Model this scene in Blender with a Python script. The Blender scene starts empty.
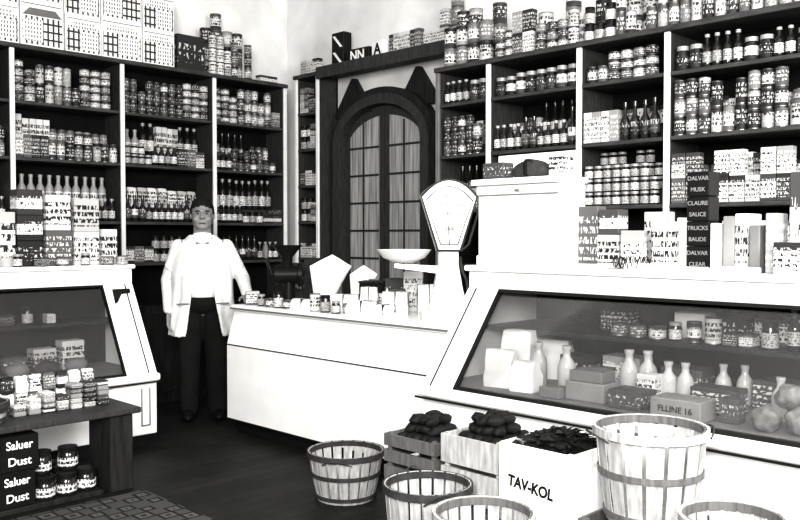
import bpy, bmesh, math, random
from mathutils import Vector, Matrix, Euler, noise as mnoise
random.seed(11)
S=bpy.context.scene; C=S.collection; R=math.radians
try:
    S.view_settings.view_transform='Standard'
    S.view_settings.exposure=0.22
    S.view_settings.gamma=0.82
except Exception: pass
# ---------------------------------------------------------------- materials
def newm(name):
    m=bpy.data.materials.new(name); m.use_nodes=True
    n=m.node_tree.nodes; l=m.node_tree.links
    return m,n,l,n['Principled BSDF']
def M(name,g,rough=.6,metal=0,var=.12,scale=6,bump=0,st=(1,1,1)):
    m,n,l,b=newm(name)
    tc=n.new('ShaderNodeTexCoord'); mp=n.new('ShaderNodeMapping'); mp.inputs['Scale'].default_value=st
    ns=n.new('ShaderNodeTexNoise'); ns.inputs['Scale'].default_value=scale; ns.inputs['Detail'].default_value=4
    mr=n.new('ShaderNodeMapRange'); mr.inputs[1].default_value=.3; mr.inputs[2].default_value=.7
    mr.inputs[3].default_value=g*(1-var); mr.inputs[4].default_value=min(1,g*(1+var))
    l.new(tc.outputs['Object'],mp.inputs[0]); l.new(mp.outputs[0],ns.inputs['Vector']); l.new(ns.outputs[0],mr.inputs[0])
    l.new(mr.outputs[0],b.inputs['Base Color']); b.inputs['Roughness'].default_value=rough; b.inputs['Metallic'].default_value=metal
    if g<.1: b.inputs['Specular IOR Level'].default_value=.12 if rough>.2 else .5
    if bump:
        bp=n.new('ShaderNodeBump'); bp.inputs['Strength'].default_value=bump; bp.inputs['Distance'].default_value=.01
        l.new(ns.outputs[0],bp.inputs['Height']); l.new(bp.outputs[0],b.inputs['Normal'])
    return m
def math_(n,l,op,a,b=None,c=None):
    x=n.new('ShaderNodeMath'); x.operation=op
    for i,v in enumerate((a,b,c)):
        if v is None: continue
        if isinstance(v,(int,float)): x.inputs[i].default_value=v
        else: l.new(v,x.inputs[i])
    return x.outputs[0]
def P(name,grays,sc=9,lines=5,band=.3,thr=.52,rough=.5,labelprob=.4,twotone=.5):
    m,n,l,b=newm(name)
    oi=n.new('ShaderNodeObjectInfo'); rnd=oi.outputs['Random']; cr=n.new('ShaderNodeValToRGB'); cr.color_ramp.interpolation='CONSTANT'
    el=cr.color_ramp.elements
    for i,g in enumerate(grays):
        e=el[i] if i<2 else el.new(i/len(grays))
        e.position=i/len(grays); e.color=(g,g,g,1)
    l.new(rnd,cr.inputs[0])
    cr2=n.new('ShaderNodeValToRGB'); cr2.color_ramp.interpolation='CONSTANT'; el=cr2.color_ramp.elements
    for i,g in enumerate(grays[::-1]):
        e=el[i] if i<2 else el.new(i/len(grays))
        e.position=i/len(grays); e.color=(g,g,g,1)
    l.new(math_(n,l,'FRACT',math_(n,l,'MULTIPLY',rnd,29.3)),cr2.inputs[0])
    tc=n.new('ShaderNodeTexCoord'); mp=n.new('ShaderNodeMapping'); mp.inputs['Scale'].default_value=(sc,sc,lines*1.3)
    l.new(tc.outputs['Generated'],mp.inputs[0])
    off=n.new('ShaderNodeCombineXYZ'); r10=math_(n,l,'MULTIPLY',rnd,37.0)
    l.new(r10,off.inputs[0]); l.new(r10,off.inputs[2]); l.new(off.outputs[0],mp.inputs['Location'])
    ns=n.new('ShaderNodeTexNoise'); ns.inputs['Scale'].default_value=1; ns.inputs['Detail'].default_value=1.5
    l.new(mp.outputs[0],ns.inputs['Vector'])
    sx=n.new('ShaderNodeSeparateXYZ'); l.new(tc.outputs['Generated'],sx.inputs[0]); z=sx.outputs[2]
    mark=math_(n,l,'GREATER_THAN',ns.outputs[0],thr)
    ln=math_(n,l,'GREATER_THAN',math_(n,l,'FRACT',math_(n,l,'MULTIPLY',z,lines)),.35)
    mark=math_(n,l,'MULTIPLY',mark,ln)
    bd=math_(n,l,'COMPARE',z,.5,band)
    fr=math_(n,l,'FRACT',math_(n,l,'MULTIPLY',rnd,13.7))
    lab=math_(n,l,'MULTIPLY',math_(n,l,'LESS_THAN',fr,labelprob),math_(n,l,'COMPARE',z,.45,band*.75))
    def bwf(c):
        bw=n.new('ShaderNodeRGBToBW'); l.new(c,bw.inputs[0]); return bw.outputs[0]
    def mixf(a,b_,f): return math_(n,l,'ADD',math_(n,l,'MULTIPLY',a,math_(n,l,'SUBTRACT',1.0,f)),math_(n,l,'MULTIPLY',b_,f))
    two=math_(n,l,'MULTIPLY',math_(n,l,'GREATER_THAN',z,.66),math_(n,l,'LESS_THAN',math_(n,l,'FRACT',math_(n,l,'MULTIPLY',rnd,7.1)),twotone))
    base=mixf(bwf(cr.outputs[0]),bwf(cr2.outputs[0]),two)
    base=mixf(base,.6,lab)
    con=math_(n,l,'MULTIPLY_ADD',math_(n,l,'LESS_THAN',base,.3),.5,.02)
    col=mixf(base,con,math_(n,l,'MULTIPLY',mark,bd))
    l.new(col,b.inputs['Base Color']); b.inputs['Roughness'].default_value=rough; b.inputs['Specular IOR Level'].default_value=.2
    return m
def Grid(name,light,dark,bw=.25,rh=.2,mort=.03,sc=6,l2=None):
    m,n,l,b=newm(name)
    tc=n.new('ShaderNodeTexCoord'); mp=n.new('ShaderNodeMapping'); mp.inputs['Rotation'].default_value=(R(90),0,0)
    l.new(tc.outputs['Object'],mp.inputs[0])
    br=n.new('ShaderNodeTexBrick'); br.inputs['Scale'].default_value=sc; br.offset=0
    br.inputs['Color1'].default_value=(light,)*3+(1,); br.inputs['Color2'].default_value=((l2 if l2 is not None else light*.8),)*3+(1,)
    br.inputs['Mortar'].default_value=(dark,)*3+(1,); br.inputs['Mortar Size'].default_value=mort
    br.inputs['Brick Width'].default_value=bw; br.inputs['Row Height'].default_value=rh
    l.new(mp.outputs[0],br.inputs[0]); l.new(br.outputs[0],b.inputs['Base Color']); b.inputs['Roughness'].default_value=.7
    return m
white=M('white_enamel',.84,.3,var=.04); cream=M('painted_cream',.72,.5,var=.08); coatm=M('white_cotton',.68,.9,var=.12,scale=14,bump=.25)
dark=M('dark_stained_wood',.02,.5,var=.4,scale=5,st=(8,8,1)); black=M('black_paint',.01,.4,var=.2)
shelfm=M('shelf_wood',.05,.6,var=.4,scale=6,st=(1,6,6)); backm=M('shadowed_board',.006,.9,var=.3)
wood=M('pale_wood',.34,.75,var=.3,scale=9,st=(6,6,1),bump=.3); woodm=M('mid_wood',.10,.6,var=.3,scale=9,st=(6,6,1),bump=.2); wood3=M('brown_wood',.04,.5,var=.3,scale=9,st=(6,6,1))
hoopm=M('dark_hoop',.04,.6,var=.3,scale=20); metal=M('tin_metal',.22,.4,1,var=.1); steel=M('brushed_steel',.6,.25,1)
paper=M('white_paper',.74,.8,var=.1,scale=10,bump=.15); grey=M('grey_card',.14,.7,var=.2); kraft=M('kraft_paper',.2,.8,var=.2,bump=.2)
wallm=M('plaster_wall',.68,.9,var=.14,scale=2.5); ceilm=M('ceiling_plaster',.85,.9)
skin=M('skin',.21,.6,var=.08); hairm=M('hair',.012,.8,var=.4,scale=60,bump=.4); trou=M('dark_trousers',.01,.95,var=.3)
leath=M('black_leather',.008,.4); prod=M('dark_produce',.012,.6,var=.6,scale=14); leafm=M('dark_leaf',.015,.6,var=.7,scale=20)
milk=M('milk_glass',.42,.15,var=.15); dglass=M('dark_bottle_glass',.012,.14,var=.3); capm=M('bottle_cap',.3,.4,var=.5,scale=3)
shirt=M('white_shirt',.85,.85,var=.04); curt=M('curtained_glass',.3,.3,var=.5,scale=4,st=(14,14,.5)); munt=M('muntin_paint',.03,.5)
lightg=M('dull_cabbage',.16,.7,var=.6,scale=25,bump=.5)
pcan=P('can_print',[.04,.28,.02,.42,.08,.03,.16,.10]); pbox=P('carton_print',[.42,.05,.26,.03,.56,.10],sc=12,lines=6,band=.38,labelprob=.3)
pwhite=P('light_print',[.62,.66,.42,.56],sc=11,lines=5,band=.34,thr=.48,labelprob=.2,twotone=.2); pdark=P('dark_print',[.02,.04,.03,.06],sc=11,lines=4,band=.27,thr=.57,labelprob=.25,twotone=.1)
plab=P('bottle_label',[.6,.42,.66,.18],sc=9,lines=14,band=.5,thr=.53,labelprob=0,twotone=0)
pict=Grid('building_picture_print',.8,.02,bw=.11,rh=.16,mort=.02,sc=2.6,l2=.6)
pict2=Grid('small_window_print',.03,.8,bw=.06,rh=.085,mort=.018,sc=2.6,l2=.15)
def glassmat():
    m,n,l,b=newm('case_glass'); n.remove(b); out=n['Material Output']
    t=n.new('ShaderNodeBsdfTransparent'); g=n.new('ShaderNodeBsdfGlossy'); g.inputs['Roughness'].default_value=.08
    t.inputs[0].default_value=(.93,.93,.93,1)
    lw=n.new('ShaderNodeLayerWeight'); lw.inputs[0].default_value=.3
    mr=n.new('ShaderNodeMapRange'); mr.inputs[3].default_value=.05; mr.inputs[4].default_value=.4
    l.new(lw.outputs['Fresnel'],mr.inputs[0])
    mx=n.new('ShaderNodeMixShader'); l.new(mr.outputs[0],mx.inputs[0]); l.new(t.outputs[0],mx.inputs[1]); l.new(g.outputs[0],mx.inputs[2])
    l.new(mx.outputs[0],out.inputs[0]); return m
glass=glassmat()
def floormat():
    m,n,l,b=newm('floor_boards')
    tc=n.new('ShaderNodeTexCoord'); mp=n.new('ShaderNodeMapping')
    br=n.new('ShaderNodeTexBrick'); br.inputs['Scale'].default_value=1; br.inputs['Brick Width'].default_value=2.2; br.inputs['Row Height'].default_value=.11
    br.inputs['Color1'].default_value=(.02,.02,.02,1); br.inputs['Color2'].default_value=(.03,.03,.03,1); br.inputs['Mortar'].default_value=(.005,.005,.005,1); br.inputs['Mortar Size'].default_value=.004
    ns=n.new('ShaderNodeTexNoise'); ns.inputs['Scale'].default_value=5; ns.inputs['Detail'].default_value=6
    mx=n.new('ShaderNodeMix'); mx.data_type='RGBA'; mx.blend_type='MULTIPLY'; mx.inputs[0].default_value=.8
    l.new(tc.outputs['Object'],mp.inputs[0]); l.new(mp.outputs[0],br.inputs[0]); l.new(tc.outputs['Object'],ns.inputs['Vector'])
    l.new(br.outputs[0],mx.inputs[6]); l.new(ns.outputs[0],mx.inputs[7]); l.new(mx.outputs[2],b.inputs['Base Color']); b.inputs['Roughness'].default_value=.6
    b.inputs['Specular IOR Level'].default_value=.15
    return m
floorm=floormat()
def rugmat():
    m,n,l,b=newm('patterned_rug')
    tc=n.new('ShaderNodeTexCoord'); mp=n.new('ShaderNodeMapping'); mp.inputs['Rotation'].default_value=(0,0,R(45)); v=n.new('ShaderNodeTexVoronoi'); v.inputs['Scale'].default_value=8; v.distance='MANHATTAN'; v.inputs['Randomness'].default_value=.25
    cr=n.new('ShaderNodeValToRGB'); cr.color_ramp.interpolation='CONSTANT'
    cr.color_ramp.elements[0].color=(.03,.03,.03,1); cr.color_ramp.elements[1].position=.2; cr.color_ramp.elements[1].color=(.10,.10,.10,1)
    e=cr.color_ramp.elements.new(.42); e.color=(.02,.02,.02,1); e=cr.color_ramp.elements.new(.6); e.color=(.07,.07,.07,1)
    l.new(tc.outputs['Object'],mp.inputs[0]); l.new(mp.outputs[0],v.inputs['Vector']); l.new(v.outputs[0],cr.inputs[0]); l.new(cr.outputs[0],b.inputs['Base Color']); b.inputs['Roughness'].default_value=.95
    b.inputs['Specular IOR Level'].default_value=.1
    return m
rugm=rugmat()
# ---------------------------------------------------------------- helpers
def tomesh(bm,name,mats,smooth=None):
    me=bpy.data.meshes.new(name); bm.normal_update(); bm.to_mesh(me); bm.free()
    for m in (mats if isinstance(mats,(list,tuple)) else [mats]): me.materials.append(m)
    if smooth:
        for p in me.polygons: p.use_smooth=True
        try: me.set_sharp_from_angle(angle=R(smooth))
        except Exception: pass
    return me
def put(name,me,parent=None,loc=(0,0,0),rot=(0,0,0),label=None,cat=None,group=None,kind=None):
    o=bpy.data.objects.new(name,me); C.objects.link(o); o.location=loc; o.rotation_euler=rot
    if parent: o.parent=parent
    if label: o['label']=label
    if cat: o['category']=cat
    if group: o['group']=group
    if kind: o['kind']=kind
    return o
def top(name,label,cat,loc=(0,0,0),rz=0,group=None,kind=None,rot=None):
    return put(name,None,None,loc,rot or (0,0,rz),label,cat,group,kind)
def boxmesh(sx,sy,sz,mat,bev=.003,name='box',base=False):
    bm=bmesh.new(); bmesh.ops.create_cube(bm,size=1)
    for v in bm.verts: v.co=Vector((v.co.x*sx,v.co.y*sy,(v.co.z+(.5 if base else 0))*sz))
    if bev: bmesh.ops.bevel(bm,geom=bm.edges[:],offset=min(bev,.3*min(sx,sy,sz)),segments=1,affect='EDGES')
    return tomesh(bm,name,mat)
def bx(name,parent,lo,hi,mat,bev=.004,**k):
    lo=Vector(lo);hi=Vector(hi); s=hi-lo
    return put(name,boxmesh(s.x,s.y,s.z,mat,bev,name),parent,(lo+hi)/2,**k)
def prism(name,parent,pts,vec,mat,loc=(0,0,0),rot=(0,0,0),smooth=None,**k):
    bm=bmesh.new(); vec=Vector(vec); a=[bm.verts.new(Vector(p)) for p in pts]; b=[bm.verts.new(Vector(p)+vec) for p in pts]; n=len(pts)
    bm.faces.new(a); bm.faces.new(b[::-1])
    for i in range(n): bm.faces.new((a[i],b[i],b[(i+1)%n],a[(i+1)%n]))
    bmesh.ops.recalc_face_normals(bm,faces=bm.faces[:])
    return put(name,tomesh(bm,name,mat,smooth),parent,loc,rot,**k)
def ring(name,parent,outer,inner,vec,mat,closed=False,**k):
    bm=bmesh.new(); vec=Vector(vec); n=len(outer)
    O=[bm.verts.new(Vector(p)) for p in outer]; I=[bm.verts.new(Vector(p)) for p in inner]
    O2=[bm.verts.new(Vector(p)+vec) for p in outer]; I2=[bm.verts.new(Vector(p)+vec) for p in inner]
    for i in range(n if closed else n-1):
        j=(i+1)%n
        for q in ((O[i],O[j],I[j],I[i]),(O2[i],I2[i],I2[j],O2[j]),(O[i],O2[i],O2[j],O[j]),(I[i],I[j],I2[j],I2[i])): bm.faces.new(q)
    if not closed:
        bm.faces.new((O[0],I[0],I2[0],O2[0])); bm.faces.new((O[-1],O2[-1],I2[-1],I[-1]))
    bmesh.ops.recalc_face_normals(bm,faces=bm.faces[:])
    return put(name,tomesh(bm,name,mat),parent,**k)
def lathemesh(prof,mats,seg=14,name='lathe'):
    bm=bmesh.new(); rings=[]
    for p in prof:
        if p[0]<1e-5: rings.append([bm.verts.new((0,0,p[1]))])
        else: rings.append([bm.verts.new((p[0]*math.cos(2*math.pi*i/seg),p[0]*math.sin(2*math.pi*i/seg),p[1])) for i in range(seg)])
    for k in range(len(prof)-1):
        a,b=rings[k],rings[k+1]; mi=prof[k][2] if len(prof[k])>2 else 0
        for i in range(seg):
            j=(i+1)%seg
            if len(a)==1 and len(b)==1: continue
            if len(a)==1: f=bm.faces.new((a[0],b[j],b[i]))
            elif len(b)==1: f=bm.faces.new((a[i],a[j],b[0]))
            else: f=bm.faces.new((a[i],a[j],b[j],b[i]))
            f.material_index=mi
    bmesh.ops.recalc_face_normals(bm,faces=bm.faces[:])
    return tomesh(bm,name,mats,40)
def tube(name,parent,pts,r,mat,cyclic=False,**k):
    cu=bpy.data.curves.new(name,'CURVE'); cu.dimensions='3D'; cu.bevel_depth=r; cu.bevel_resolution=2
    sp=cu.splines.new('POLY'); sp.points.add(len(pts)-1)
    for i,p in enumerate(pts): sp.points[i].co=(p[0],p[1],p[2],1)
    sp.use_cyclic_u=cyclic
    o=bpy.data.objects.new('t',cu); C.objects.link(o); bpy.context.view_layer.update()
    me=bpy.data.meshes.new_from_object(o.evaluated_get(bpy.context.evaluated_depsgraph_get()))
    bpy.data.objects.remove(o); me.materials.clear(); me.materials.append(mat)
    for p in me.polygons: p.use_smooth=True
    return put(name,me,parent,**k)
def text(parent,body,size,loc,mat,rot=(R(90),0,0),name='lettering',sx=1,wt=.015):
    cu=bpy.data.curves.new(name,'FONT'); cu.body=body; cu.size=size; cu.extrude=.0008; cu.align_x='CENTER'; cu.align_y='CENTER'; cu.offset=size*wt
    o=bpy.data.objects.new('t',cu); C.objects.link(o); bpy.context.view_layer.update()
    me=bpy.data.meshes.new_from_object(o.evaluated_get(bpy.context.evaluated_depsgraph_get()))
    bpy.data.objects.remove(o); me.materials.clear(); me.materials.append(mat)
    for v in me.vertices: v.co.x*=sx
    return put(name,me,parent,loc,rot)
def evalmesh(o):
    bpy.context.view_layer.update()
    me=bpy.data.meshes.new_from_object(o.evaluated_get(bpy.context.evaluated_depsgraph_get())); bpy.data.objects.remove(o); return me
# ---------------------------------------------------------------- room
def struct(name,lo,hi,mat):
    return bx(name,None,lo,hi,mat,0,kind='structure')
WA=7.15; WB=5.5; H=4.3
struct('floor',(-1.5,-1.5,-.1),(WB+.1,WA+.1,0),floorm)
struct('wall_back',(-1.5,WA,0),(WB+.1,WA+.1,H),wallm)
struct('wall_side',(WB,-1.5,0),(WB+.1,WA,H),wallm)
struct('ceiling',(-1.5,-1.5,H),(WB+.1,WA+.1,H+.1),ceilm)
# ---------------------------------------------------------------- shelving
def bay(label,loc,rz,w,depth,boards,topz,postm,lastpost=False,basez=.86,pro=.06,risers=()):
    E=top('shelving_unit',label,'shelving',loc,rz)
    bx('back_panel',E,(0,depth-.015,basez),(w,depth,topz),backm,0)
    def post(x0):
        bx('upright',E,(x0,.0,basez),(x0+.036,.022,topz),postm,.003,label='light painted upright')
        bx('side_panel',E,(x0+.005,.0225,basez),(x0+.031,depth-.016,topz),wood3,0)
    post(0); x1=w
    if lastpost: post(w-.036); x1=w-.036
    for z in boards: bx('shelf',E,(.037,.012,z-.025),(x1,depth-.016,z),shelfm,.003)
    for z,h in risers: bx('riser_step',E,(.038,.15,z+.0005),(x1-.001,depth-.017,z+h),wood3,.003)
    bx('top_board',E,(0,-.02,topz),(w,depth,topz+.035),shelfm,.004)
    bx('cabinet_base',E,(0,-pro,0),(w,depth,basez-.002),dark,.004)
    for i in range(2):
        a=.03+i*(w/2-.015); b=a+w/2-.045
        bx('cabinet_door',E,(a,-pro-.018,.1),(b,-pro-.001,basez-.06),dark,.006)
    return E
AX=[1.62,2.573,3.48,4.384,5.23]; AB=[1.23,1.584,2.076,2.515]; AT=2.91
RS=((AB[1],.13),(AB[2],.10))
for i in range(4):
    bay('tall shop shelving bay with light uprights and dark boards',(AX[i],6.8,0),0,AX[i+1]-AX[i]-.002,.32,AB,AT,cream,lastpost=(i==3),risers=RS)
BY=[4.47,3.976,3.21,2.584,1.6]; BB=[1.25,1.66,2.07,2.46]; BT=2.70
for i in range(4):
    bay('tall grocery shelving bay stocked beside the arched doorway',(4.85,BY[i],0),R(-90),BY[i]-BY[i+1]-.002,.42,BB,BT,cream if i else grey,risers=((BB[1],.1),(BB[2],.08)))
bay('narrow corner shelving next to the arched door',(5.24,6.70,0),R(-90),.36,.25,[1.25,1.6,1.95,2.3,2.65],2.98,cream,lastpost=True,pro=0)
E=top('overdoor_shelf','dark board shelf running above the arched doorway','shelf',(5.24,6.33,0),R(-90))
bx('shelf',E,(0,-.02,2.98),(1.83,.25,3.03),shelfm); bx('valance',E,(0,-.035,2.94),(1.83,-.0205,3.05),wood3)
bx('end_bracket',E,(1.80,-.02,2.74),(1.83,.25,2.979),woodm)
# ---------------------------------------------------------------- arched door
DW=1.24
D=top('door_1','dark arched double door with small curtained panes','door',(5.43,6.25,0),R(-90),kind='structure')
def arch(w,zs,zp,inset=0,n=24,x0=0):
    c=w/2; a=w/2-inset; b=zp-zs-inset
    return [(x0+c-a*math.cos(math.pi*i/n),0,zs+b*math.sin(math.pi*i/n)) for i in range(n+1)]
ZS,ZP=2.3,2.74
out=[(0,0,0)]+arch(DW,ZS,ZP)+[(DW,0,0)]; inn=[(.09,0,0)]+arch(DW,ZS,ZP,.09)+[(DW-.09,0,0)]
ring('door_frame',D,[(p[0],-.09,p[2]) for p in out],[(p[0],-.09,p[2]) for p in inn],(0,.15,0),wood3)
out2=[(-.05,0,0)]+[(p[0],0,p[2]+.02) for p in arch(DW+.1,ZS,ZP+.04,0,24,-.05)]+[(DW+.05,0,0)]
ring('door_moulding',D,[(p[0],-.07,p[2]) for p in out2],[(p[0],-.07,p[2]) for p in out],(0,.1,0),dark)
def az(x,ins):
    a=DW/2-ins; b=ZP-ZS-ins; t=max(-1,min(1,(x-DW/2)/a)); return ZS+b*math.sqrt(1-t*t)
for s in (0,1):
    x0,x1=(.095,DW/2-.004) if s==0 else (DW/2+.004,DW-.095)
    L=put('door_leaf',None,D)
    n=14; xs=[x0+(x1-x0)*i/n for i in range(n+1)]
    prism('panel',L,[(x0,.0,.02)]+[(x,.0,az(x,.095)) for x in xs]+[(x1,.0,.02)],(0,.035,0),wood3)
    p0,p1=x0+.07,x1-.06; xs=[p0+(p1-p0)*i/n for i in range(n+1)]
    prism('glazing',L,[(p0,-.006,1.0)]+[(x,-.006,az(x,.095)-.09) for x in xs]+[(p1,-.006,1.0)],(0,.006,0),curt)
    for i in range(1,6):
        z=1.0+i*.255
        xx=[x for x in xs if az(x,.095)-.09>z]
        if xx: bx('muntin',L,(min(xx),-.016,z-.009),(max(xx),-.0065,z+.009),munt,.001)
    xm=(p0+p1)/2; bx('muntin',L,(xm-.009,-.022,1.0),(xm+.009,-.0165,az(xm,.095)-.1),munt,.001)
    put('knob',lathemesh([(0,0),(.018,.0),(.01,.02),(.028,.035),(.028,.05),(0,.06)],steel,12),L,((x1-.03) if s==0 else (x0+.03),-.0,1.05),(R(90),0,0))
E=top('trim_1','dark pointed wooden crests above the arched door','trim',(5.42,6.25,0),R(-90),kind='structure')
for c in (.2,DW-.2):
    prism('crest',E,[(c-.26,0,2.60),(c-.02,0,2.935),(c+.02,0,2.935),(c+.26,0,2.60)],(0,.05,0),dark)
# ---------------------------------------------------------------- grocery prototypes
def lat(prof,mats): return lathemesh(prof,mats,12)
def bottle(r,h,nr,sh,mats):
    return lat([(0,0,0),(r*.9,0,0),(r,.006,0),(r,h*.14,1),(r*1.01,h*.15,1),(r*1.01,h*.46,0),(r,h*.47,0),(r,h*sh,0),(r*.8,h*(sh+.07),0),(nr,h*(sh+.16),0),(nr,h*.9,2),(nr*1.25,h*.9,2),(nr*1.25,h*.995,2),(0,h)],mats)
def can(r,h,m): return lat([(0,0,0),(r*.97,0,0),(r,.003,0),(r*.97,.006,1),(r*.97,h-.006,0),(r,h-.003,0),(r*.96,h,0),(r*.9,h-.003,0),(0,h-.003)],[metal,m])
def jar(r,h,m,lid,g=None): return lat([(0,0,0),(r*.9,0,0),(r,.008,1),(r,h*.62,0),(r*.98,h*.68,0),(r*.85,h*.8,0),(r*.85,h*.82,2),(r*.92,h*.82,2),(r*.92,h,2),(0,h)],[g or dglass,m,lid])
def bag(w,d,h,m):
    bm=bmesh.new(); bmesh.ops.create_cube(bm,size=1); bmesh.ops.subdivide_edges(bm,edges=bm.edges[:],cuts=3,use_grid_fill=True)
    for v in bm.verts:
        t=v.co.z+.5; q=1-.55*max(0,t-.6)/.4
        v.co=Vector((v.co.x*w*(1-.1*max(0,t-.7)),v.co.y*d*q,t*h))
        if t>.05: v.co+=Vector([random.uniform(-1,1)*.005 for _ in range(3)])
    return tomesh(bm,'bag',m,60)
def carton(w,d,h,m): return boxmesh(w,d,h,m,.002,'carton',True)
PR={}
def proto(k,me,w,d,h,name,cat,label): PR[k]=(me,w,d,h,name,cat,label)
proto('can',can(.036,.11,pcan),.074,.074,.111,'food_can','can','printed tin food can on a shop shelf')
proto('cans',can(.042,.062,pcan),.086,.086,.063,'squat_tin','can','squat printed tin can stacked on shelf')
proto('cant',can(.034,.15,pcan),.070,.070,.151,'tin_canister','canister','tall slim printed tin canister on shelf')
proto('candark',can(.034,.095,pdark),.070,.070,.096,'food_can','can','dark labelled tin can stacked on a shelf')
proto('canbig',can(.055,.15,pcan),.112,.112,.151,'large_tin','can','large printed tin can stacked on a shelf')
proto('canlight',can(.038,.12,pwhite),.078,.078,.121,'food_can','can','pale labelled tin can on a shop shelf')
proto('bottle',bottle(.034,.29,.013,.6,[dglass,plab,capm]),.072,.07,.29,'bottle','bottle','dark glass bottle with pale label on shelf')
proto('bottles',bottle(.027,.18,.012,.55,[dglass,plab,capm]),.058,.056,.18,'bottle','bottle','small dark glass bottle with pale label')
proto('bottleh',bottle(.031,.24,.012,.5,[dglass,pdark,dglass]),.066,.064,.24,'bottle','bottle','dark slim bottle with dark printed label')
proto('bottlew',bottle(.034,.24,.015,.55,[capm,pwhite,capm]),.072,.07,.24,'bottle','bottle','pale bottle with printed label on shelf')
proto('jar',jar(.036,.115,plab,black),.076,.074,.116,'jar','jar','glass jar with pale label and dark lid')
proto('jars',jar(.03,.085,plab,capm),.064,.062,.086,'jar','jar','small glass jar with pale label and cap')
proto('jarw',jar(.04,.15,pdark,capm),.084,.082,.151,'jar','jar','dark jar with light screw lid on shelf')
proto('box',carton(.085,.06,.15,pbox),.087,.062,.151,'carton','carton','upright printed grocery carton on shelf')
proto('boxt',carton(.06,.06,.19,pbox),.062,.062,.191,'carton','carton','slim upright printed grocery carton on shelf')
proto('boxs',carton(.06,.08,.06,pbox),.062,.082,.061,'carton','carton','small printed grocery carton on shelf')
proto('boxw',carton(.05,.06,.24,pwhite),.052,.062,.241,'carton','carton','tall white printed carton on a shelf')
proto('boxd',carton(.10,.08,.07,pdark),.102,.082,.071,'carton','carton','low dark printed box stacked on shelf')
proto('bag',bag(.085,.08,.16,pwhite),.096,.09,.165,'paper_bag','bag','pale paper bag of dry goods on shelf')
def name_round(k): return k[:3] in('can','bot','jar')
def place(k,fr,u,v,z,group,rj=.15,sc=1):
    me,w,d,h,name,cat,label=PR[k]; x,y,rz=fr(u,v)
    o=put(name,me,None,(x,y,z+.0006),(0,0,rz+random.uniform(-rj,rj)),label,cat,group)
    if sc!=1: o.scale=(1,1,sc)
    return o
def fill(fr,u0,u1,z,specs,group,v=.03,run=(2,5),maxh=.36,skip=.01):
    u=u0+.006
    while True:
        k,st=random.choice(specs); me,w,d,h,*_=PR[k]
        st=max(1,min(st,int(maxh/h)))
        sc=random.uniform(.9,min(1.1,maxh/h)) if st==1 and maxh/h>.9 else 1
        for _ in range(random.randint(*run)):
            if u+w>u1-.004: break
            stk=st if random.random()<.8 else max(1,st-1)
            vv=v+d/2+random.uniform(0,.012)
            if random.random()>skip:
                for s in range(stk): place(k,fr,u+w/2+random.uniform(-.001,.001),vv,z+s*(h+.0005),group+' '+PR[k][4].replace('_',' ')+'s',.3 if name_round(k) else .02,sc)
            u+=w+.003
        if u+.08>u1: return
FA=lambda u,v:(u,6.8+v,0)
FB=lambda u,v:(4.85+v,4.47-u,R(-90))
FN=lambda u,v:(5.24+v,6.70-u,R(-90))
GA='tall back shelving'; GB='doorway side shelving'; GC='corner shelving'
p=.038
for i in range(4):
    u0,u1=AX[i]+p,AX[i+1]-(.04 if i==3 else .004)
    fill(FA,u0,u1,AB[3],[[('can',3),('bag',2)],[('can',3),('bag',2),('cant',2),('cans',5)],[('candark',3),('cans',5),('boxd',4),('box',2)],[('can',3),('box',2),('cans',5)]][i],GA,run=(2,4))
    fill(FA,u0,u1,AB[2],[[('can',2),('boxs',3)],[('can',2),('cant',1),('boxt',1)],[('bottles',1),('box',1),('cans',2),('jars',2)],[('candark',2),('bottles',1),('can',2),('jars',2)]][i],GA,maxh=.23,run=(2,4),v=.015)
    fill(FA,u0,u1,AB[2]+.10,[[('box',2),('boxt',1)],[('cant',2),('boxw',1),('bottle',1)],[('bottlew',1),('bottle',1),('boxw',1)],[('cant',2),('bottleh',1)]][i],GA+' rear',maxh=.30,run=(2,4),v=.16)
    fill(FA,u0,u1,AB[1],[[('bottles',1),('jars',2)],[('bottles',1),('jars',2)],[('bottles',1),('bottleh',1)],[('bottles',1),('boxd',2),('jar',1)]][i],GA,maxh=.24,run=(3,6),v=.015)
    fill(FA,u0,u1,AB[1]+.13,[[('bottle',1)],[('bottle',1),('bottlew',1)],[('bottlew',1),('bag',1),('bottle',1)],[('bottle',1),('box',2)]][i],GA+' rear',maxh=.32,run=(3,6),v=.165)
    if i>=1: fill(FA,u0,u1,AB[0],[('bottles',1),('jar',2),('box',1),('bottleh',1)],GA,maxh=.3)
BU=[0]+[4.47-y for y in BY[1:]]
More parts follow.
